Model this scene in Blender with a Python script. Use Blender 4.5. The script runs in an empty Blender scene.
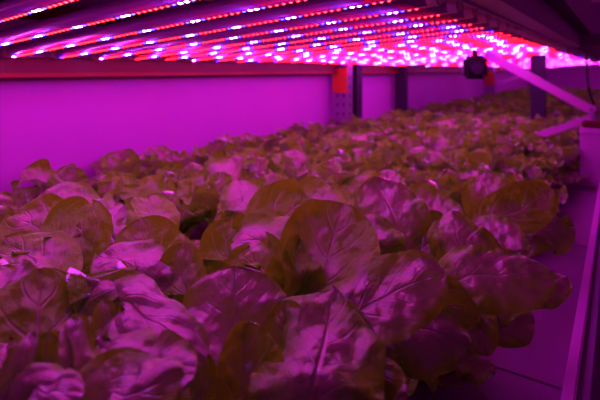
import bpy, bmesh, math, random
from mathutils import Vector, Matrix, noise as mn
random.seed(7)
C = bpy.context.scene.collection
S, K = math.sin(math.radians(34.2)), math.cos(math.radians(34.2))
CAMZ = 0.42

def at(px, py, D):                       # picture measurement + distance -> place in the room
    R = (px-300)/470*D
    return Vector((K*R-S*D, S*R+K*D, CAMZ+(70-py)/470*D))

# ------------------------------------------------------------------ helpers
def tag(o, label=None, cat=None, group=None, kind=None):
    if label: o['label'] = label
    if cat: o['category'] = cat
    if group: o['group'] = group
    if kind: o['kind'] = kind
    return o
def empty(name, loc=(0,0,0), rz=0):
    o = bpy.data.objects.new(name, None); o.location = loc; o.rotation_euler = (0,0,rz)
    o.empty_display_size = .05
    C.objects.link(o); return o
def link(name, mesh, parent=None):
    o = bpy.data.objects.new(name, mesh); C.objects.link(o)
    if parent: o.parent = parent
    return o
def obj(name, bm, m, parent=None, smooth=False):
    bmesh.ops.recalc_face_normals(bm, faces=bm.faces)
    me = bpy.data.meshes.new(name); bm.to_mesh(me); bm.free()
    me.materials.append(m)
    if smooth:
        for p in me.polygons: p.use_smooth = True
    return link(name, me, parent)
def box(bm, x0, x1, y0, y1, z0, z1, bev=0, rot=None):
    r = bmesh.ops.create_cube(bm, size=1)
    vs = r['verts']
    for v in vs:
        v.co = Vector(((x0+x1)/2+v.co.x*(x1-x0), (y0+y1)/2+v.co.y*(y1-y0), (z0+z1)/2+v.co.z*(z1-z0)))
    if bev:
        es = list({e for v in vs for e in v.link_edges})
        bmesh.ops.bevel(bm, geom=es, offset=bev, segments=2, affect='EDGES', clamp_overlap=True)
    return bm
def beam(bm, a, b, w, h, side=Vector((0,1,0))):      # bar from a to b
    a, b = Vector(a), Vector(b); t = (b-a).normalized()
    s = (side - t*side.dot(t)).normalized(); n = t.cross(s)
    vs = []
    for p in (a, b):
        for i, j in ((-1,-1),(1,-1),(1,1),(-1,1)):
            vs.append(bm.verts.new(p+s*w/2*i+n*h/2*j))
    for f in ((0,1,2,3),(7,6,5,4),(0,4,5,1),(1,5,6,2),(2,6,7,3),(3,7,4,0)):
        bm.faces.new([vs[i] for i in f])
    return bm
def tube(bm, pts, r, n=8, cap=True):
    pts = [Vector(p) for p in pts]; rings = []
    for i, p in enumerate(pts):
        t = (pts[min(i+1,len(pts)-1)]-pts[max(i-1,0)]).normalized()
        up = Vector((0,0,1)) if abs(t.z) < .9 else Vector((1,0,0))
        s = t.cross(up).normalized(); u = s.cross(t)
        rings.append([bm.verts.new(p+(s*math.cos(a)+u*math.sin(a))*r) for a in [2*math.pi*k/n for k in range(n)]])
    for A, B in zip(rings, rings[1:]):
        for k in range(n): bm.faces.new((A[k],A[(k+1)%n],B[(k+1)%n],B[k]))
    if cap: bm.faces.new(rings[0]); bm.faces.new(rings[-1])
    return bm
def spline(P, n):
    P = [Vector(p) for p in P]; Q = [2*P[0]-P[1]]+P+[2*P[-1]-P[-2]]; out = []
    for i in range(len(P)-1):
        a,b,c,d = Q[i:i+4]
        for k in range(n):
            t = k/n
            out.append(.5*((2*b)+(c-a)*t+(2*a-5*b+4*c-d)*t*t+(3*b-a-3*c+d)*t**3))
    out.append(P[-1]); return out

# ------------------------------------------------------------------ materials
def mat(name, col, rough=.5, metal=0, spec=.5, noise=0, nscale=8, bump=0, bscale=30):
    m = bpy.data.materials.new(name); m.use_nodes = True
    nt = m.node_tree; b = nt.nodes['Principled BSDF']
    b.inputs['Base Color'].default_value = (*col,1); b.inputs['Roughness'].default_value = rough
    b.inputs['Metallic'].default_value = metal; b.inputs['Specular IOR Level'].default_value = spec
    tc = nt.nodes.new('ShaderNodeTexCoord')
    if noise:
        n = nt.nodes.new('ShaderNodeTexNoise'); n.inputs['Scale'].default_value = nscale; n.inputs['Detail'].default_value = 6
        r = nt.nodes.new('ShaderNodeMapRange'); r.inputs['To Min'].default_value = 1-noise; r.inputs['To Max'].default_value = 1+noise*.5
        mx = nt.nodes.new('ShaderNodeVectorMath'); mx.operation = 'SCALE'; mx.inputs[0].default_value = col
        nt.links.new(tc.outputs['Object'], n.inputs['Vector']); nt.links.new(n.outputs['Fac'], r.inputs['Value'])
        nt.links.new(r.outputs[0], mx.inputs['Scale']); nt.links.new(mx.outputs[0], b.inputs['Base Color'])
    if bump:
        n2 = nt.nodes.new('ShaderNodeTexNoise'); n2.inputs['Scale'].default_value = bscale; n2.inputs['Detail'].default_value = 5
        bp = nt.nodes.new('ShaderNodeBump'); bp.inputs['Strength'].default_value = bump; bp.inputs['Distance'].default_value = .01
        nt.links.new(tc.outputs['Object'], n2.inputs['Vector']); nt.links.new(n2.outputs['Fac'], bp.inputs['Height'])
        nt.links.new(bp.outputs[0], b.inputs['Normal'])
    return m
def emit(name, col, s):
    m = bpy.data.materials.new(name); m.use_nodes = True; nt = m.node_tree
    nt.nodes.remove(nt.nodes['Principled BSDF'])
    e = nt.nodes.new('ShaderNodeEmission'); e.inputs[0].default_value = (*col,1); e.inputs[1].default_value = s
    nt.links.new(e.outputs[0], nt.nodes['Material Output'].inputs[0]); return m
M = {}
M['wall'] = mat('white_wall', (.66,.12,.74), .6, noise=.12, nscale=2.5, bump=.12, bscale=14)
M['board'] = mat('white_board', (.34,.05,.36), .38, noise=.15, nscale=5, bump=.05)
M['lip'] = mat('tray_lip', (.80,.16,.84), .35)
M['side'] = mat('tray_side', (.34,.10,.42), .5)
M['orange'] = mat('orange_paint', (.7,.13,.02), .45)
M['flange'] = mat('flange_paint', (.30,.04,.012), .5)
M['beamred'] = mat('orange_beam', (.16,.012,.014), .5, noise=.25, nscale=6)
M['galv'] = mat('galvanised', (.36,.2,.42), .35, .6, noise=.2, nscale=12)
M['dark'] = mat('dark_steel_and_shade', (.03,.012,.045), .6, .2)
M['black'] = mat('black_plastic', (.012,.01,.014), .35)
M['deck'] = mat('steel_deck', (.3,.12,.32), .45, .3, noise=.3, nscale=10)
M['rail'] = mat('light_rail', (.6,.2,.6), .4, .3, noise=.25, nscale=25)
M['tubeshell'] = mat('tube_shell', (.42,.12,.46), .3)
M['cap'] = mat('tube_cap', (.7,.45,.5), .4)
M['brace'] = mat('brace_steel', (.78,.2,.82), .4, .2)
M['floor'] = mat('floor_paint', (.08,.06,.09), .6, noise=.3, nscale=3)
M['hole'] = mat('punched_hole', (.01,.01,.012), .9)
BE = 1.0
M['red_led'] = emit('red_led', (1,.003,.005), 95*BE)
M['blue_led'] = emit('blue_led', (.004,.003,1), 165*BE)
M['white_led'] = emit('white_led', (.55,.10,1), 140*BE)
M['strip'] = emit('led_strip', (1,.003,.16), .22*BE)

def leaf_material(name, hue, bias=0, vs=.35):
    m = bpy.data.materials.new(name); m.use_nodes = True; nt = m.node_tree; N = nt.nodes.new; L = nt.links.new
    nt.nodes.remove(nt.nodes['Principled BSDF']); out = nt.nodes['Material Output']
    uv = N('ShaderNodeUVMap'); uv.uv_map = 'UVMap'
    sp = N('ShaderNodeSeparateXYZ'); L(uv.outputs[0], sp.inputs[0])
    def mth(op, a, b=None, c=None):
        n = N('ShaderNodeMath'); n.operation = op
        for i, x in enumerate((a,b,c)):
            if x is None: continue
            if isinstance(x,(int,float)): n.inputs[i].default_value = x
            else: L(x, n.inputs[i])
        return n.outputs[0]
    u = sp.outputs['X']; v = mth('ABSOLUTE', mth('SUBTRACT', mth('MULTIPLY', sp.outputs['Y'], 2), 1))
    oi = N('ShaderNodeObjectInfo'); tc = N('ShaderNodeTexCoord')
    off = N('ShaderNodeVectorMath'); off.operation = 'ADD'; L(tc.outputs['Object'], off.inputs[0])
    sc = N('ShaderNodeVectorMath'); sc.operation = 'SCALE'; sc.inputs[0].default_value = (9,5,7); L(oi.outputs['Random'], sc.inputs['Scale']); L(sc.outputs[0], off.inputs[1])
    def noise(scale, det=3):
        n = N('ShaderNodeTexNoise'); n.inputs['Scale'].default_value = scale; n.inputs['Detail'].default_value = det
        L(off.outputs[0], n.inputs['Vector']); return n.outputs['Fac']
    n1 = noise(22); n2 = noise(70)
    # midrib: thin, wider at the base
    rw = mth('MULTIPLY_ADD', mth('SUBTRACT', 1, u), .11, .018)
    rib = mth('SUBTRACT', 1, mth('MINIMUM', mth('DIVIDE', v, rw), 1))
    # side veins: sawtooth along u - k*v, warped
    ph = mth('ADD', mth('MULTIPLY', mth('SUBTRACT', u, mth('MULTIPLY', v, .22)), 8.5), mth('MULTIPLY', n1, .35))
    fr = mth('ABSOLUTE', mth('SUBTRACT', mth('FRACT', ph), .5))
    vein = mth('SUBTRACT', 1, mth('MINIMUM', mth('DIVIDE', fr, .085), 1))
    vein = mth('MULTIPLY', vein, mth('SUBTRACT', 1, v))
    puff = mth('MULTIPLY', fr, -.8)
    vo = N('ShaderNodeTexVoronoi'); vo.feature = 'SMOOTH_F1'; vo.inputs['Scale'].default_value = 75; L(off.outputs[0], vo.inputs['Vector'])
    vmax = mth('MAXIMUM', rib, mth('MULTIPLY', vein, vs))
    # margin + patchiness: magenta lamp sheen of the waxy blade painted along its middle, margins left out
    painted_sheen = mth('ADD', mth('ADD', mth('SUBTRACT', .82+bias, mth('POWER', v, 2.0)), mth('MULTIPLY', oi.outputs['Random'], .5)), mth('MULTIPLY', mth('SUBTRACT', n1, .5), 2.4))
    mr = N('ShaderNodeMapRange'); mr.interpolation_type = 'SMOOTHSTEP'; L(painted_sheen, mr.inputs[0]); mr.inputs[1].default_value = .1; mr.inputs[2].default_value = 1.1
    sheen = mr.outputs[0]
    def mix(f, a, b):
        x = N('ShaderNodeMix'); x.data_type = 'RGBA'
        L(f, x.inputs[0])
        for i, c in ((6,a),(7,b)):
            if isinstance(c, tuple): x.inputs[i].default_value = (*c,1)
            else: L(c, x.inputs[i])
        return x.outputs[2]
    g = hue
    dcol = mix(sheen, (.235*g,.75,.016), (.47,.22,.25))
    dcol = mix(vmax, dcol, (.66,.4,.40))
    tcol = mix(vmax, (.29*g,.85,.01), (.42,.8,.14))
    hgt = mth('ADD', mth('MULTIPLY', vmax, -.6), mth('ADD', puff, mth('MULTIPLY', vo.outputs['Distance'], 1.1)))
    hgt = mth('ADD', hgt, mth('MULTIPLY', n2, .9))
    bp = N('ShaderNodeBump'); bp.inputs['Strength'].default_value = .6; bp.inputs['Distance'].default_value = .007; L(hgt, bp.inputs['Height'])
    di = N('ShaderNodeBsdfDiffuse'); L(dcol, di.inputs[0]); L(bp.outputs[0], di.inputs['Normal'])
    tr = N('ShaderNodeBsdfTranslucent'); L(tcol, tr.inputs[0]); L(bp.outputs[0], tr.inputs['Normal'])
    gl = N('ShaderNodeBsdfGlossy'); gl.inputs['Roughness'].default_value = .34; gl.inputs[0].default_value = (1,1,1,1); L(bp.outputs[0], gl.inputs['Normal'])
    m1 = N('ShaderNodeMixShader'); m1.inputs[0].default_value = .36; L(di.outputs[0], m1.inputs[1]); L(tr.outputs[0], m1.inputs[2])
    fz = N('ShaderNodeFresnel'); fz.inputs[0].default_value = 1.42; L(bp.outputs[0], fz.inputs['Normal'])
    m2 = N('ShaderNodeMixShader'); L(mth('MULTIPLY_ADD', sheen, .11, mth('MULTIPLY', fz.outputs[0], .6)), m2.inputs[0]); L(m1.outputs[0], m2.inputs[1]); L(gl.outputs[0], m2.inputs[2])
    L(m2.outputs[0], out.inputs[0]); return m
LM = [leaf_material('lettuce_leaf_green', 1.0), leaf_material('lettuce_leaf_yellow_green', 1.1, -.62, .8)]  # second leaf carries less of the painted sheen, for leaves lit from behind

# ------------------------------------------------------------------ leaves
def wprof(s, peak=.62, neck=.2):
    if s < peak:
        t = s/peak; t = t*t*(3-2*t)
        return neck + (1-neck)*t
    t = (s-peak)/(1-peak)
    return math.sqrt(max(0, 1-t**2.8))
def leaf_into(bm, pts, W, normal, cup=.25, rip=.5, nu=28, nv=14, seed=0, peak=.62, twist=0, fold=0, neck=.2, M4=None):
    rnd = random.Random(seed)
    path = spline(pts, 12)
    ln = [0]
    for a, b in zip(path, path[1:]): ln.append(ln[-1]+(b-a).length)
    T = ln[-1]; uvl = bm.loops.layers.uv.get('UVMap') or bm.loops.layers.uv.new('UVMap')
    p1, p2, p3 = [rnd.uniform(0,6.28) for _ in range(3)]
    f1 = rnd.uniform(2.2,3.6); rows = []; uvs = {}
    normal = Vector(normal).normalized()
    for i in range(nu+1):
        s = i/nu; s = 1-(1-s)**1.35 if i else 0
        d = s*T; k = 0
        while k < len(ln)-2 and ln[k+1] < d: k += 1
        f = (d-ln[k])/max(1e-9, ln[k+1]-ln[k]); p = path[k].lerp(path[k+1], min(1,f))
        t = (path[min(k+2,len(path)-1)]-path[max(k-1,0)]).normalized()
        n = (normal-t*normal.dot(t))
        if n.length < 1e-4: n = Vector((0,0,1))
        n.normalize(); lat = t.cross(n)
        tw = twist*(s-.3)
        lat, n = lat*math.cos(tw)+n*math.sin(tw), n*math.cos(tw)-lat*math.sin(tw)
        w = max(wprof(s, peak, neck)*W/2*(1+.05*rip*math.sin(s*13+p1)*s), W*.012); row = []
        for j in range(nv+1):
            v = -1+2*j/nv
            a = abs(v)
            edge = a**2.5*min(1, s*2)
            r = rip*W*.085*edge*(math.sin(f1*s*5+p1+v*1.3)+.6*math.sin(f1*s*11+p2+(3 if v > 0 else 0)))
            mid = .018*W*math.sin(s*17+p3+v*4)*(1-a)*2*rip
            c = cup*w*(v*v*.9) + fold*w*a - .06*w*(1-a)
            side = 1 - .22*abs(cup)*a*a
            q = p + lat*(v*w*side) + n*(c+r+mid)
            q += n*(.0045*(mn.noise(q*38+Vector((seed,0,0)))+.5*mn.noise(q*85))*min(1,s*3) + .0018*(W/.1)*abs(math.cos(math.pi*((s-a*.22)*8.5+.17)))*(1-a**2)*min(1,s*2.5)*min(1,w/(W*.4)) - .0012*math.exp(-(v/.09)**2)*(1-s**3))
            if M4: q = M4 @ q
            vt = bm.verts.new(q); row.append(vt); uvs[vt] = (s,(v+1)/2)
        rows.append(row)
    for A, B in zip(rows, rows[1:]):
        for j in range(nv):
            fc = bm.faces.new((A[j],A[j+1],B[j+1],B[j])); fc.smooth = True
            for l in fc.loops: l[uvl].uv = uvs[l.vert]
def leaf_mesh(name, *a, m=0, **k):
    bm = bmesh.new(); leaf_into(bm, *a, **k)
    me = bpy.data.meshes.new(name); bm.to_mesh(me); bm.free(); me.materials.append(LM[m]); return me
def arc(L, e0, e1, n=5, bow=0):
    pts = [Vector((0,0,0))]; p = Vector((0,0,0))
    for i in range(n):
        t = (i+.5)/n; e = math.radians(e0+(e1-e0)*t**1.3)
        p = p+Vector((math.cos(e), bow*math.sin(t*3), math.sin(e)))*L/n; pts.append(p)
    return pts
KINDS = []   # (tier, points, width, cup, rip, fold)
rk = random.Random(3)
for tier, n in (('outer',5),('mid',7),('inner',5)):
    for i in range(n):
        if tier == 'outer': L, W, e0, e1 = rk.uniform(.13,.16), rk.uniform(.085,.11), rk.uniform(42,55), rk.uniform(-35,5)
        elif tier == 'mid': L, W, e0, e1 = rk.uniform(.145,.175), rk.uniform(.09,.118), rk.uniform(66,76), rk.uniform(0,40)
        else: L, W, e0, e1 = rk.uniform(.12,.15), rk.uniform(.07,.09), rk.uniform(78,86), rk.uniform(50,110)
        KINDS.append((tier, arc(L,e0,e1,5,rk.uniform(-.12,.12)), W, rk.choice([.55,.35,.15,-.35]), rk.uniform(.6,1.3), rk.uniform(0,.25), rk.uniform(-.7,.7)))
def kleaf(i): return KINDS[i]
LMESH = [leaf_mesh('leaf', k[1], k[2], Vector((-.6,0,.8)), cup=k[3], rip=k[4], fold=k[5], twist=k[6], seed=i, m=i%2) for i, k in enumerate(KINDS)]
def recipe(rnd, nleaf=13, low=False):
    out = []; a0 = rnd.uniform(0,6.28)
    for i in range(nleaf):
        f = i/nleaf
        tier = 'outer' if f < .36 else ('mid' if f < .75 else 'inner')
        if low and tier == 'inner': tier = 'outer'
        ids = [q for q, k in enumerate(KINDS) if k[0] == tier]
        out.append((rnd.choice(ids), a0+i*2.4+rnd.uniform(-.3,.3), rnd.uniform(.85,1.12)))
    return out
def rooted(x, y, name='lettuce_head', rz=0, z=.004):
    t = empty(name, (x,y,z), rz); return t
ST = None
def stem(parent, r=.011):
    global ST
    if ST is None:
        bm = bmesh.new(); tube(bm, [(0,0,-.004),(0,0,.01),(0,0,.022)], .012, 8); 
        o = obj('stem', bm, M['stem'], parent, True); ST = o.data; return o
    return link('stem', ST, parent)
M['stem'] = mat('lettuce_stem', (.3,.6,.15), .5)
def head(x, y, rnd, scale=1, nleaf=13, low=False, skip=None):
    t = rooted(x, y); stem(t)
    for q, a, s in recipe(rnd, nleaf, low):
        if skip and skip(a): continue
        o = link('leaf', LMESH[q], t); o.rotation_euler = (rnd.uniform(-.1,.1), rnd.uniform(-.1,.1), a)
        o.scale = (s*scale,)*3; o.location = (.008*math.cos(a), .008*math.sin(a), .006)
    return t

# ------------------------------------------------------------------ setting
WX = -1.34
bm = bmesh.new(); box(bm, WX-.08, WX, -.6, 9.7, -1.2, 1.6); tag(obj('wall_left', bm, M['wall']), kind='structure')
bm = bmesh.new(); box(bm, WX-.08, 2.6, 9.7, 9.78, -1.2, 1.6); tag(obj('wall_back', bm, M['wall']), kind='structure')
bm = bmesh.new(); box(bm, WX-.08, 2.6, -.6, 9.78, -1.3, -1.2); tag(obj('floor', bm, M['floor']), kind='structure')

# growing trays: board panels with seams
def tray(y0, y1, x0, label):
    t = empty('growing_tray', (0,y0,0))
    bm = bmesh.new(); y = y0; seam = .705
    ys = [y0]; 
    k = seam - math.ceil((seam-y0)/.6)*.6
    while k < y1:
        if k > y0+.02: ys.append(k)
        k += .6
    ys.append(y1)
    for a, b in zip(ys, ys[1:]):
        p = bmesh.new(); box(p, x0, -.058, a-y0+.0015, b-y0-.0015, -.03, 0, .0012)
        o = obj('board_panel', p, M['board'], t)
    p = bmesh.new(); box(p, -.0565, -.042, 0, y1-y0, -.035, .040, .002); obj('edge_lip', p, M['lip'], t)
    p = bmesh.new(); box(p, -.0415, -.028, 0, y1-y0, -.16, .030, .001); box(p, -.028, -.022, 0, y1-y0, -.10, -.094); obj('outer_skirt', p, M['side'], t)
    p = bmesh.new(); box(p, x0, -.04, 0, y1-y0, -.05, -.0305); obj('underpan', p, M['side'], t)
    tag(t, label, 'growing tray'); return t
tray(-.35, 9.5, WX+.004, 'long white growing tray of butted boards with a raised magenta-lit edge, full of lettuce')

# ------------------------------------------------------------------ rack
def post(name, x, y, z0, z1, w, d, m, label, plate=None, holes=True, parts=()):
    t = empty(name, (x,y,z0)); h = z1-z0
    bm = bmesh.new()
    box(bm, -w/2, w/2, -d/2, -d/2+.004, 0, h)                # web facing the camera
    box(bm, w/2-.004, w/2, -d/2+.004, d/2, 0, h); box(bm, -w/2, -w/2+.004, -d/2+.004, d/2, 0, h)
    box(bm, w/2-.018, w/2-.004, d/2-.004, d/2, 0, h); box(bm, -w/2+.004, -w/2+.018, d/2-.004, d/2, 0, h)
    obj('upright', bm, m, t)
    if holes:
        bm = bmesh.new()
        for k in range(int(h/.05)):
            z = .025+k*.05
            for xx in ((-w*.22, w*.22) if w > .06 else (0,)):
                box(bm, xx-.005, xx+.005, -d/2-.0006, -d/2+.001, z-.009, z+.009, .0015)
            box(bm, w/2-.001, w/2+.0006, -.006, .006, z-.009, z+.009, .0015)
        tag(obj('slot_row', bm, M['hole'], t))
    if plate:
        bm = bmesh.new(); box(bm, -w/2-.004, w/2+.002, -d/2-.006, -d/2-.0007, plate[0]-z0, plate[1]-z0, .001)
        for zz in (plate[0]+.03-z0, plate[1]-.03-z0):
            box(bm, -.006, .006, -d/2-.010, -d/2-.005, zz-.006, zz+.006, .002)
        p = obj('beam_connector', bm, M['orange'], t); p['label'] = 'orange bolted connector plate'
    bm = bmesh.new(); box(bm, -w/2-.012, w/2+.012, -d/2-.008, d/2+.012, -.004, .0, 0); obj('foot_plate', bm, m, t)
    tag(t, label, 'rack post'); return t
post('rack_post', -1.262, 2.28, 0.004, .50, .085, .06, M['galv'], 'grey perforated rack post with an orange plate, left of a dark post by the wall', (.295,.43))
post('rack_post', -1.262, 2.45, 0.004, .50, .03, .07, M['dark'], 'narrow dark perforated post just right of the nearer orange-plated post')
post('rack_post', -1.262, 3.12, 0.004, .50, .075, .05, M['dark'], 'plain dark steel post against the wall, standing alone between the orange-plated ones', holes=False)
post('rack_post', -.400, 3.12, 0.004, .545, .078, .06, M['dark'], 'wide dark steel post rising from the lettuce at right, crossed by a brace', holes=False)
post('rack_post', -1.262, 5.86, 0.004, .50, .10, .06, M['galv'], 'distant grey rack post with orange plate, beyond the hanging black box', (.24,.40), holes=False)
post('rack_post', -1.262, 9.2, 0.004, .50, .10, .06, M['galv'], 'farthest grey rack post at the end of the wall', holes=False)

# diagonal braces of the upright frame
def brace(a, b, w, label, name='diagonal_brace'):
    t = empty(name, a); a, b = Vector(a), Vector(b); d = b-a
    bm = bmesh.new(); beam(bm, (0,0,0), d, .006, w); n = Vector((0,1,0)).cross(d.normalized())
    beam(bm, Vector((0,.010,0))+n*w/2, d+Vector((0,.010,0))+n*w/2, .026, .003); beam(bm, Vector((0,.010,0))-n*w/2, d+Vector((0,.010,0))-n*w/2, .026, .003)
    obj('channel', bm, M['brace'], t)
    bm = bmesh.new()
    bm.free()
    for p in (d*.03, d*.97):
        bm = bmesh.new(); tube(bm, [p-Vector((0,.010,0)), p+Vector((0,.004,0))], .008, 6); obj('bolt', bm, M['galv'], t)
    tag(t, label, 'brace')
fy = 2.30
brace((-.085,fy,.247), (-.52,fy,.497), .036, 'wide steel brace slanting up from the right post to the lamp frame')
brace((-.085,fy,.225), (-.30,fy,.128), .026, 'short lower steel brace slanting down from the right post into the lettuce')
brace((-1.22,5.9,.25), (-.80,5.9,.40), .03, 'thin distant brace beside the far orange-plated post')

# pale corner box by the tray edge
t = empty('corner_box', (-.075,2.0,.042))
bm = bmesh.new(); box(bm, -.045, .075, -.03, .05, -.040, .0, .003); box(bm, -.043, .075, -.028, .05, .0, .17, .004); obj('body', bm, M['brace'], t)
bm = bmesh.new(); box(bm, -.047, .077, -.032, .052, .150, .156, .001); obj('rim', bm, M['brace'], t)
bm = bmesh.new(); box(bm, -.038, .07, -.024, .045, .1705, .192, .004); l = obj('cap', bm, M['beamred'], t); l['label'] = 'dark red cap'
tag(t, 'pale box with a dark red cap standing on the tray edge at the right', 'box')

# orange beams along the wall
def wbeam(y0, y1, z0, z1, label):
    t = empty('rack_beam', (-1.30,y0,z0)); h = z1-z0; L = y1-y0
    bm = bmesh.new(); box(bm, -.025, .02, 0, L, 0, h, .004)
    box(bm, .0205, .024, 0, L, h*.30, h*.36); box(bm, .0205, .024, 0, L, h*.70, h*.76); obj('beam_body', bm, M['beamred'], t)
    bm = bmesh.new(); box(bm, .0205, .030, 0, L, -.002, .010, .002); p = obj('lower_flange', bm, M['flange'], t); p['label'] = 'brighter orange lower flange'
    tag(t, label, 'rack beam', None)
wbeam(-.35, 2.235, .402, .60, 'long dark red beam along the top of the wall, left of the orange-plated post')
wbeam(2.51, 5.80, .400, .60, 'second dark red beam along the wall between the two orange-plated posts')
wbeam(5.93, 9.13, .400, .60, 'farthest dark red beam along the wall')

# upper deck: corrugated sheet on a front girder
DZ = .66
t = empty('upper_deck', (0,0,DZ))
bm = bmesh.new()
for i in range(34):
    y = -.3+i*.1
    box(bm, -1.30, -.30, y, y+.06, 0, .012); box(bm, -1.30, -.30, y+.06, y+.1, .010, .028)
obj('corrugated_sheet', bm, M['deck'], t)
for x in (-.95,-.62):
    bm = bmesh.new(); box(bm, x-.02, x+.02, -.3, 3.05, -.045, -.0005, .003); obj('joist', bm, M['deck'], t)
tag(t, 'dark corrugated underside of the shelf above the lamp tubes', 'shelf')
t = empty('front_girder', (0,0,.62))
bm = bmesh.new(); box(bm, -.285, -.134, -.3, 3.05, 0, .25, .003); obj('girder_body', bm, M['dark'], t)  # underside shade put into the colour: near-black, though bounce light reaches it
bm = bmesh.new(); box(bm, -.1335, -.128, -.3, 3.05, .004, .25, .001); p = obj('face_panel', bm, M['rail'], t); p['label'] = 'dim magenta outer face'
bm = bmesh.new(); box(bm, -.296, -.2855, -.3, 3.05, -.004, .04, .001); obj('inner_flange', bm, M['rail'], t)
tag(t, 'dark overhead girder running away at the upper right corner', 'girder')
t = empty('cross_beam', (0,3.10,.545))
bm = bmesh.new()
for k in range(4): box(bm, -.40, .26, -.004*(k%2), .03, k*.020, k*.020+.019, .002)
obj('ribbed_beam', bm, M['deck'], t)
tag(t, 'dark ribbed cross beam above the wide dark post at far right', 'cross beam')
t = empty('upper_deck', (0,3.2,.56))
bm = bmesh.new()
for i in range(60):
    y = i*.1
    box(bm, -1.30, .0, y, y+.06, 0, .012); box(bm, -1.30, .0, y+.06, y+.1, .010, .028)
obj('corrugated_sheet', bm, M['deck'], t)
tag(t, 'dark underside of the far shelf above the distant blurred lamps', 'shelf')

# ------------------------------------------------------------------ LED tubes
def led_mesh(name, r, hgt, m, n=6):
    bm = bmesh.new(); top = bm.verts.new((0,0,-hgt)); ring = [bm.verts.new((r*math.cos(a),r*math.sin(a),0)) for a in [2*math.pi*k/n for k in range(n)]]
    for k in range(n): bm.faces.new((ring[k], top, ring[(k+1)%n]))
    bmesh.ops.recalc_face_normals(bm, faces=bm.faces)
    me = bpy.data.meshes.new(name); bm.to_mesh(me); bm.free(); me.materials.append(M[name]); return me
LEDM = {k: led_mesh(k, 0.0030, .0018, M[k]) for k in ('red_led','blue_led','white_led')}
TL = 1.0; PAT = ['red_led']*6+['blue_led','white_led','white_led','blue_led']
ORD = ['nearest','second','third','fourth','fifth','sixth','seventh','eighth','ninth','tenth','eleventh','twelfth','thirteenth','fourteenth','fifteenth','sixteenth','seventeenth','eighteenth','nineteenth','twentieth','twenty-first','twenty-second','twenty-third','twenty-fourth','twenty-fifth']
def shell_mesh(L, r=.013):
    bm = bmesh.new(); n = 12
    for x in (0, L): pass
    A = [[bm.verts.new((x, r*math.cos(a), r*math.sin(a)+r)) for a in [2*math.pi*k/n for k in range(n)]] for x in (.018, L-.018)]
    for k in range(n): bm.faces.new((A[0][k],A[0][(k+1)%n],A[1][(k+1)%n],A[1][k]))
    bm.faces.new(A[0]); bm.faces.new(A[1])
    bmesh.ops.recalc_face_normals(bm, faces=bm.faces)
    me = bpy.data.meshes.new('tube_body'); bm.to_mesh(me); bm.free(); me.materials.append(M['tubeshell'])
    for p in me.polygons: p.use_smooth = len(p.vertices) == 4
    return me
def strip_mesh(L):
    bm = bmesh.new(); vs = [bm.verts.new(c) for c in ((.02,-.0045,-.0006),(L-.02,-.0045,-.0006),(L-.02,.0045,-.0006),(.02,.0045,-.0006))]
    f = bm.faces.new(vs); f.normal_update()
    if f.normal.z > 0: f.normal_flip()
    box(bm, .019, L-.019, -.0055, .0055, -.0004, .001)
    me = bpy.data.meshes.new('led_strip'); bm.to_mesh(me); bm.free(); me.materials.append(M['strip']); me.materials.append(M['cap'])
    for p in list(me.polygons)[1:]: p.material_index = 1
    return me
def cap_mesh():
    bm = bmesh.new(); tube(bm, [(0,0,.013),(.018,0,.013)], .0145, 12); box(bm, -.008, 0, -.010, .010, .002, .05, .003)
    bmesh.ops.recalc_face_normals(bm, faces=bm.faces)
    me = bpy.data.meshes.new('end_cap'); bm.to_mesh(me); bm.free(); me.materials.append(M['cap']); return me
SH, SM, CP = shell_mesh(TL), strip_mesh(TL), cap_mesh()
def lamp(x, y, z, tilt, label, group, leds='all', yaw=0, shift=0):
    t = empty('led_tube', (x,y,z)); t.rotation_euler = (0,-tilt,yaw)
    link('tube_body', SH, t); link('led_strip', SM, t); link('end_cap', CP, t)
    c = link('end_cap', CP, t); c.location = (TL,0,0); c.rotation_euler = (0,0,math.pi)
    n = int((TL-.05)/.0128)
    for i in range(n):
        kind = PAT[(i+shift)%10]
        o = link(kind, LEDM[kind], t); o.location = (.026+i*.0128, (.0 if kind != 'white_led' else 0), -.0007)
        if kind == 'white_led': o.scale = (1.35,1.35,1)
    tag(t, label, 'LED tube', group); return t
ZL, ZR = .453, .532
tilt = math.atan2(ZR-ZL, TL)
for i in range(23):
    y = .322+i*.1175
    lamp(-1.25, y, ZL+random.uniform(-.002,.002), tilt, ORD[i]+' glowing LED tube overhead, counting away from the camera along the bed', 'LED tubes above the nearer lettuce', shift=random.randrange(10))
for y, l in ((.2045,'LED tube overhead just in front of the nearest visible one'),):
    lamp(-1.25, y, ZL, tilt, l, 'LED tubes above the nearer lettuce', shift=random.randrange(10))
t = lamp(-1.25, 3.02, .452, math.atan2(.07,TL), 'lowest LED tube of the near group, just in front of the wide dark post top', 'LED tubes above the nearer lettuce')
i = 0
for k in range(13):
    y = 3.5+k*.46+random.uniform(-.08,.08)
    lamp(-1.25, y, .453, tilt, 'one of the distant blurred LED tubes beyond the wide dark post', 'distant LED tubes', shift=random.randrange(10))
for k in range(8):  # row lengthened by added tubes that brighten the back wall
    y = 3.9+k*.75
    lamp(-.16, y, .47, .02, 'one of the distant blurred LED tubes over the aisle side', 'distant LED tubes over the aisle side', shift=random.randrange(10))

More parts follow.
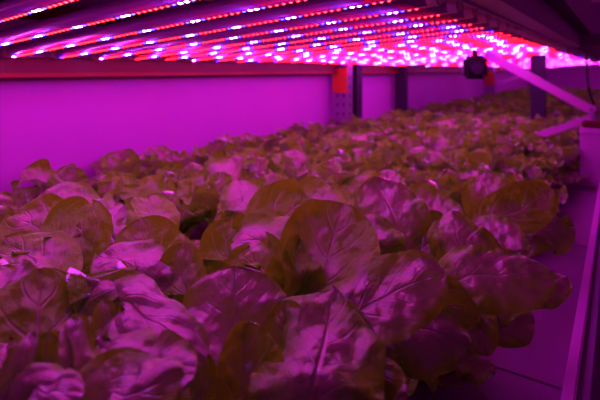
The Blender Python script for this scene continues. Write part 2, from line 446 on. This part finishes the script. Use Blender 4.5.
for y0, y1, w in ((-.2,3.06,'near'),(3.35,9.4,'distant')):
    t = empty('socket_rail', (-1.262,y0,.45)); bm = bmesh.new(); box(bm, -.008, .004, 0, y1-y0, .004, .10, .002); box(bm, -.012, -.008, 0, y1-y0, .004, .016, .001)
    obj('rail_body', bm, M['rail'], t); tag(t, 'metal rail along the wall beam holding the left ends of the %s LED tubes' % w, 'rail')
t = empty('socket_rail', (-.255,3.35,.50)); bm = bmesh.new(); box(bm, -.002, .010, 0, 6.05, .02, .07, .002); box(bm, -.02, -.002, 0, 6.05, .064, .070, .001)
obj('rail_body', bm, M['rail'], t); tag(t, 'distant rail holding the right ends of the blurred LED tubes', 'rail')
# rail carrying the right tube sockets
t = empty('socket_rail', (-.255,-.2,.50))
bm = bmesh.new(); box(bm, -.020, .075, 0, 3.25, .048, .056, .001); box(bm, .071, .075, 0, 3.25, .056, .12); box(bm, .02, .024, 0, 3.25, .042, .048); obj('rail_body', bm, M['rail'], t)
tag(t, 'metal rail holding the right ends of the near LED tubes', 'rail')
# cables
def cable(pts, r, label, name='hanging_cable'):
    p = spline(pts, 8); o0 = p[0]
    bm = bmesh.new(); tube(bm, [q-o0 for q in p], r, 6); o = obj(name, bm, M['black'], None, True); o.location = o0
    tag(o, label, 'cable')
cable([at(464,6,1.15), at(468,16,1.15), at(462,28,1.15), at(452,37,1.15), at(446,36,1.15)], .0018, 'thin black cable looping below the right ends of the LED tubes')
cable([at(436,4,1.0), at(434,18,1.0), at(438,30,1.0), at(440,34,1.0)], .0016, 'short thin black cable dangling left of the looping one')
cable([at(586,50,2.0), at(587,70,2.0), at(589,90,2.0), at(594,104,2.0)], .005, 'black cable hanging down to the red-capped pale box')
# black device
p0 = at(475,68,2.1)
t = empty('hanging_device', p0, math.radians(34))
bm = bmesh.new(); box(bm, -.052, .052, -.02, .03, -.050, .056, .014); obj('housing', bm, M['black'], t)
bm = bmesh.new(); tube(bm, [(0,-.02,-.002),(0,-.034,-.002)], .026, 16); tube(bm, [(0,-.034,-.002),(0,-.036,-.002)], .018, 16); obj('lens_barrel', bm, M['dark'], t)
bm = bmesh.new(); box(bm, -.012, .012, -.004, .010, .052, .09, .002); obj('bracket', bm, M['black'], t)
tag(t, 'small black box-shaped device hanging under the LED tubes', 'device')

# ------------------------------------------------------------------ hero heads
HEADS = {}
def hero(key, x, y, label):
    t = rooted(x, y); stem(t); tag(t, label, 'lettuce', 'lettuce heads near the camera'); HEADS[key] = t; t['_n'] = 0; return t
def V(p): return at(*p)
def hl(key, pts, W, nrm=(0,.5), cup=.2, rip=.7, twist=0, fold=0, peak=.70, m=0, seed=None, neck=.24, base=None, lat=0):
    """pts: picture points (px,py,D) after the root; nrm: (sideways, up) mixed with the direction to the camera"""
    t = HEADS[key]; root = Vector(t.location)+Vector((0,0,.012))
    P = [root]+[V(p) for p in pts]
    mid = P[len(P)//2]
    tc = (Vector((0,0,CAMZ))-mid).normalized()
    n = tc*nrm[2] if len(nrm) > 2 else tc*1.0
    n = n + Vector((K,S,0))*nrm[0] + Vector((0,0,1))*nrm[1]
    P = [p-Vector(t.location) for p in P]
    t['_n'] = t['_n']+1
    me = leaf_mesh('leaf', P, W, n, cup=cup, rip=rip, nu=52, nv=24, seed=seed if seed is not None else ord(key)+t['_n'], peak=peak, twist=twist, fold=fold, neck=neck, m=m)
    o = link('leaf', me, t); return o
#HEROES
heroes = [
 ('a', -.335,.375,'large lettuce head at bottom centre-left with a broad upright ribbed leaf facing the camera'),
 ('b', -.215,.330,'lettuce head at bottom centre whose big bright magenta leaf points up at the camera'),
 ('c', -.270,.500,'lettuce head right of bottom centre with a long bright leaf reaching right'),
 ('d', -.400,.520,'lettuce head at the middle with a tall brown fan-shaped leaf'),
 ('e', -.370,.690,'lettuce head behind the tall brown fan leaf, with a finely veined magenta leaf'),
 ('f', -.540,.480,'lettuce head left of the middle with a small upright brown and pink leaf'),
 ('g', -.560,.360,'lettuce head at left with a pair of upright brown fan leaves'),
 ('h', -.430,.260,'lettuce head at lower left with a crinkled magenta leaf sloping down to the right'),
 ('i', -.510,.160,'lettuce head at the left border with a large pale-veined brown leaf'),
 ('j', -.350,.120,'lettuce head in the bottom left corner with a curled cup-shaped leaf'),
 ('n', -.215,.620,'lettuce head nearest the bare board, its rounded leaf reaching out to the right'),
 ('o', -.300,.800,'lettuce head with a round magenta leaf, behind the one nearest the bare board'),
 ('p', -.290,.980,'lettuce head at right with an upright round leaf glowing pink at its foot'),
 ('v', -.700,.330,'lettuce head at the left border behind the pale-veined leaf'),
 ('w', -.690,.500,'lettuce head left of the upright brown fan leaves, with a twisted magenta leaf'),
]
for k, x, y, l in heroes: hero(k, x, y, l)
hl('a', [(235,400,.46),(234,330,.485),(236,266,.52)], 0.125, (0,.1), cup=-.25, rip=.9, peak=.72, m=0, seed=5)
hl('a', [(240,425,.42),(243,370,.43),(248,322,.455)], 0.065, (.3,0), cup=.5, fold=.3, rip=1, m=1)
hl('a', [(205,410,.44),(202,380,.44),(200,352,.45)], 0.038, (.8,0), cup=.6, rip=.8, m=1)
hl('b', [(312,400,.385),(324,345,.43),(332,288,.49)], .125, (0,1.1), cup=-.3, rip=1.1, peak=.68, seed=3)
hl('b', [(300,400,.42),(292,345,.45),(282,300,.47)], 0.056, (0,0), cup=.3, m=1)
hl('b', [(345,400,.42),(378,385,.42),(395,400,.41)], 0.078, (0,.6), cup=-.3, m=1)
hl('c', [(335,335,.50),(385,296,.50),(445,272,.50)], 0.090, (-.1,.5), cup=-.15, rip=.8, peak=.66, seed=11)
hl('c', [(385,330,.50),(425,330,.50),(468,345,.50)], 0.095, (0,.6), cup=-.25, peak=.66, m=0)
hl('c', [(400,300,.53),(440,300,.53),(478,322,.53)], 0.073, (0,.3), cup=-.3, m=1)
hl('d', [(318,292,.56),(330,250,.60),(342,203,.64)], 0.140, (-.1,0), cup=.35, rip=.6, peak=.66, m=1, seed=8)
hl('d', [(300,290,.56),(296,260,.57),(300,238,.60)], 0.056, (.6,.0), cup=.3, rip=1, m=1)
hl('d', [(268,285,.58),(256,262,.60),(250,245,.62)], 0.095, (-.2,0), cup=.5, m=1)
hl('d', [(290,262,.62),(262,240,.64),(232,245,.66)], 0.101, (0,.9), cup=.1, rip=.8)
hl('e', [(395,240,.74),(388,205,.77),(374,177,.80)], 0.123, (.2,.35), cup=-.2, rip=1, peak=.7)
hl('e', [(375,248,.70),(372,232,.72),(362,214,.74)], 0.095, (.2,.2), cup=-.3, rip=1)
hl('e', [(320,225,.78),(322,195,.82),(328,182,.84)], 0.123, (-.2,.0), cup=.4, m=1)
hl('e', [(420,250,.74),(440,235,.76),(455,222,.80)], 0.101, (0,.5), cup=.1, m=1)
hl('f', [(226,270,.66),(226,245,.68),(230,219,.70)], 0.084, (-.1,0), cup=.25, m=1)
hl('f', [(245,225,.74),(243,200,.76),(238,180,.80)], 0.084, (.1,.1), cup=.3)
hl('f', [(268,245,.68),(285,215,.72),(310,200,.76)], 0.123, (-.2,.4), cup=.3, m=1)
hl('g', [(158,290,.58),(148,255,.62),(138,220,.65)], 0.106, (-.1,0), cup=.2, rip=.5, m=1, seed=4)
hl('g', [(178,310,.56),(182,275,.58),(186,243,.60)], 0.078, (-.3,0), cup=.45, rip=.4, m=1)
hl('g', [(140,285,.56),(120,262,.58),(98,255,.6)], 0.090, (0,.8), cup=-.2, rip=1)
hl('h', [(112,312,.46),(150,318,.44),(206,360,.42)], 0.070, (.1,.7), cup=-.3, rip=1.4, peak=.62, neck=.5)
hl('h', [(135,318,.47),(146,303,.49),(146,285,.51)], 0.075, (0,.5), cup=-.4, rip=1)
hl('h', [(100,350,.42),(125,375,.38),(195,372,.36)], 0.084, (0,.9), cup=-.1, rip=.9, peak=.64)
hl('h', [(110,345,.44),(108,325,.44),(104,300,.45)], 0.045, (.6,0), cup=.2, m=1)
hl('i', [(38,390,.40),(38,330,.43),(42,268,.47)], 0.121, (.1,.1), cup=-.2, rip=.7, m=1, seed=2)
hl('i', [(85,300,.46),(102,285,.48),(118,300,.46)], 0.078, (0,.8), cup=-.2)
hl('i', [(0,330,.45),(-15,300,.46),(-10,265,.5)], 0.101, (.4,.2), cup=.1)
hl('j', [(40,420,.37),(44,370,.385),(48,332,.40)], .066, (0,-.2), cup=1.3, rip=.4, m=1)
hl('j', [(14,420,.35),(20,375,.355),(34,332,.375)], .034, (.9,.1), cup=-.5, rip=.8)
hl('j', [(20,415,.34),(48,392,.335),(82,398,.33)], .045, (0,.7), cup=-.2, rip=.8)
hl('j', [(75,400,.37),(80,355,.38),(72,316,.40)], 0.040, (.5,.2), cup=-.1, rip=.7)
hl('j', [(90,420,.34),(130,395,.33),(185,375,.33)], 0.074, (-.1,.9), cup=-.2, rip=.8, peak=.66)
hl('j', [(5,400,.36),(2,370,.37),(8,345,.39)], 0.056, (.4,.1), cup=.3, m=1)
hl('n', [(455,285,.58),(500,275,.57),(556,278,.57)], 0.087, (0,.5), cup=-.3, rip=.5, peak=.64, neck=.4)
hl('n', [(500,300,.62),(535,285,.63),(567,278,.65)], 0.062, (0,.6), cup=-.1, rip=.8)
hl('n', [(430,300,.56),(420,275,.58),(408,252,.60)], 0.073, (.2,.5), cup=.1, m=1)
hl('n', [(470,300,.58),(480,325,.57),(488,354,.57)], 0.067, (.3,.3), cup=-.2, m=1)
hl('n', [(480,310,.62),(510,318,.62),(535,322,.62)], 0.078, (0,.8), cup=-.2)
hl('o', [(470,262,.70),(458,240,.70),(452,212,.74)], 0.099, (.2,.3), cup=-.2, rip=.5, peak=.66)
hl('o', [(490,240,.78),(500,255,.76),(520,262,.76)], 0.095, (0,.6), cup=-.1)
hl('o', [(440,225,.80),(425,210,.82),(398,200,.84)], 0.090, (0,1), cup=.4)
hl('o', [(490,225,.84),(520,210,.86),(552,188,.90)], 0.095, (-.2,.2), cup=.2, m=1)
hl('p', [(495,225,.90),(490,200,.93),(486,173,.97)], 0.110, (-.1,.1), cup=.15, rip=.4, m=1)
hl('p', [(515,215,.95),(530,205,.97),(545,190,1.0)], 0.101, (.1,.3), cup=-.1)
hl('p', [(515,235,.88),(545,228,.90),(575,236,.92)], 0.101, (0,.6), cup=-.2)
hl('v', [(60,260,.62),(50,235,.65),(10,215,.68)], 0.112, (0,.6), cup=.1, m=1)
hl('v', [(80,245,.64),(75,225,.67),(100,212,.70)], 0.090, (-.2,.3), cup=.4, m=1)
hl('v', [(20,290,.56),(35,262,.58),(5,240,.62)], 0.112, (0,.7), cup=-.1, m=1)
hl('w', [(120,255,.66),(110,228,.70),(125,205,.74)], 0.101, (-.3,.4), cup=-.2, rip=1.2)
hl('w', [(150,235,.72),(152,212,.76),(150,196,.80)], 0.084, (.1,.2), cup=.3, m=1)
hl('w', [(80,225,.74),(62,205,.78),(45,190,.80)], 0.112, (0,.5), cup=-.1)
for k, t in HEADS.items():
    del t['_n']
    rnd = random.Random(ord(k))
    for q, a, s in recipe(rnd, 9, True):
        o = link('leaf', LMESH[q], t); o.rotation_euler = (0,0,a); o.scale = (s*.82,s*.82,s*.66); o.location = (0,0,.004)
        if k == 'n' and math.sin(a) < -.2 : o.scale = (s*.5,s*.5,s*.5)

# ------------------------------------------------------------------ the rest of the bed
hp = [(x,y) for _, x, y, _ in heroes]
cols = [-1.20,-1.03,-.86,-.69,-.52,-.36,-.22]
CN = ['the row along the wall','the second row from the wall','the third row from the wall','the middle row','the third row from the tray edge','the second row from the tray edge','the row along the bare tray edge']
def proj(x, y, z=.13):
    D = -S*x+K*y; R = K*x+S*y
    return (300+470*R/D, 70-470*(z-CAMZ)/D, D) if D > .05 else (-999,0,D)
FAR = []
for v in range(5):
    bm = bmesh.new(); rnd = random.Random(40+v)
    for q, a, s in recipe(rnd, 11):
        k = KINDS[q]
        leaf_into(bm, k[1], k[2], Vector((-.6,0,.8)), cup=k[3], rip=k[4], fold=k[5], twist=k[6], seed=q, nu=9, nv=6, M4=Matrix.Rotation(a,4,'Z')@Matrix.Scale(s,4))
    tube(bm, [(0,0,-.003),(0,0,.02)], .011, 6)
    me = bpy.data.meshes.new('lettuce_head'); bm.to_mesh(me); bm.free(); me.materials.append(LM[v%2]); FAR.append(me)
rnd = random.Random(11)
for ci, cx in enumerate(cols):
    n = 0; y = .02+(ci%2)*.085
    while y < 8.6:
        x = cx+rnd.uniform(-.02,.02); yy = y+rnd.uniform(-.02,.02); y += .172
        px, py, D = proj(x, yy)
        if D < .35 or px < -110 or px > 640 or py > 480: continue
        if min(math.hypot(x-a, yy-b) for a, b in hp) < .135: continue
        if ci == 6 and yy < 1.05: continue
        if D < .62: continue
        if math.hypot(x+.4, yy-3.12) < .07 : continue
        n += 1
        s = rnd.uniform(.88,1.08)*(1 if ci < 6 else .85)
        far = D > 3.0
        if far:
            o = link('lettuce_head', rnd.choice(FAR)); o.location = (x,yy,.004); o.rotation_euler = (0,0,rnd.uniform(0,6.28)); o.scale = (s,)*3
            tag(o, 'blurred distant lettuce head in %s' % CN[ci], 'lettuce', 'distant lettuce heads in '+CN[ci])
        else:
            o = head(x, yy, rnd, s)
            if n <= 9:
                tag(o, '%s sharper lettuce head in %s, counting from the camera' % (ORD[n-1], CN[ci]), 'lettuce', 'lettuce heads in '+CN[ci])
            else:
                tag(o, 'soft-focus lettuce head farther back in %s' % CN[ci], 'lettuce', 'soft-focus lettuce heads in '+CN[ci])

# ------------------------------------------------------------------ camera, world
cam = bpy.data.cameras.new('camera'); co = bpy.data.objects.new('camera', cam); C.objects.link(co)
cam.sensor_width = 36; cam.lens = 470/600*36; cam.shift_y = -130/600; cam.clip_start = .02
co.location = (0,0,CAMZ); co.rotation_euler = (math.pi/2, 0, math.radians(34.2))
cam.dof.use_dof = True; cam.dof.focus_distance = .62; cam.dof.aperture_fstop = 5.4
sc = bpy.context.scene; sc.camera = co
w = bpy.data.worlds.new('room'); sc.world = w; w.use_nodes = True
w.node_tree.nodes['Background'].inputs[0].default_value = (.6,.02,.45,1); w.node_tree.nodes['Background'].inputs[1].default_value = .08
vs = sc.view_settings; vs.view_transform = 'Standard'; vs.look = 'None'; vs.gamma = 1; vs.exposure = .52; vs.use_curve_mapping = False
sc.cycles.use_light_tree = True
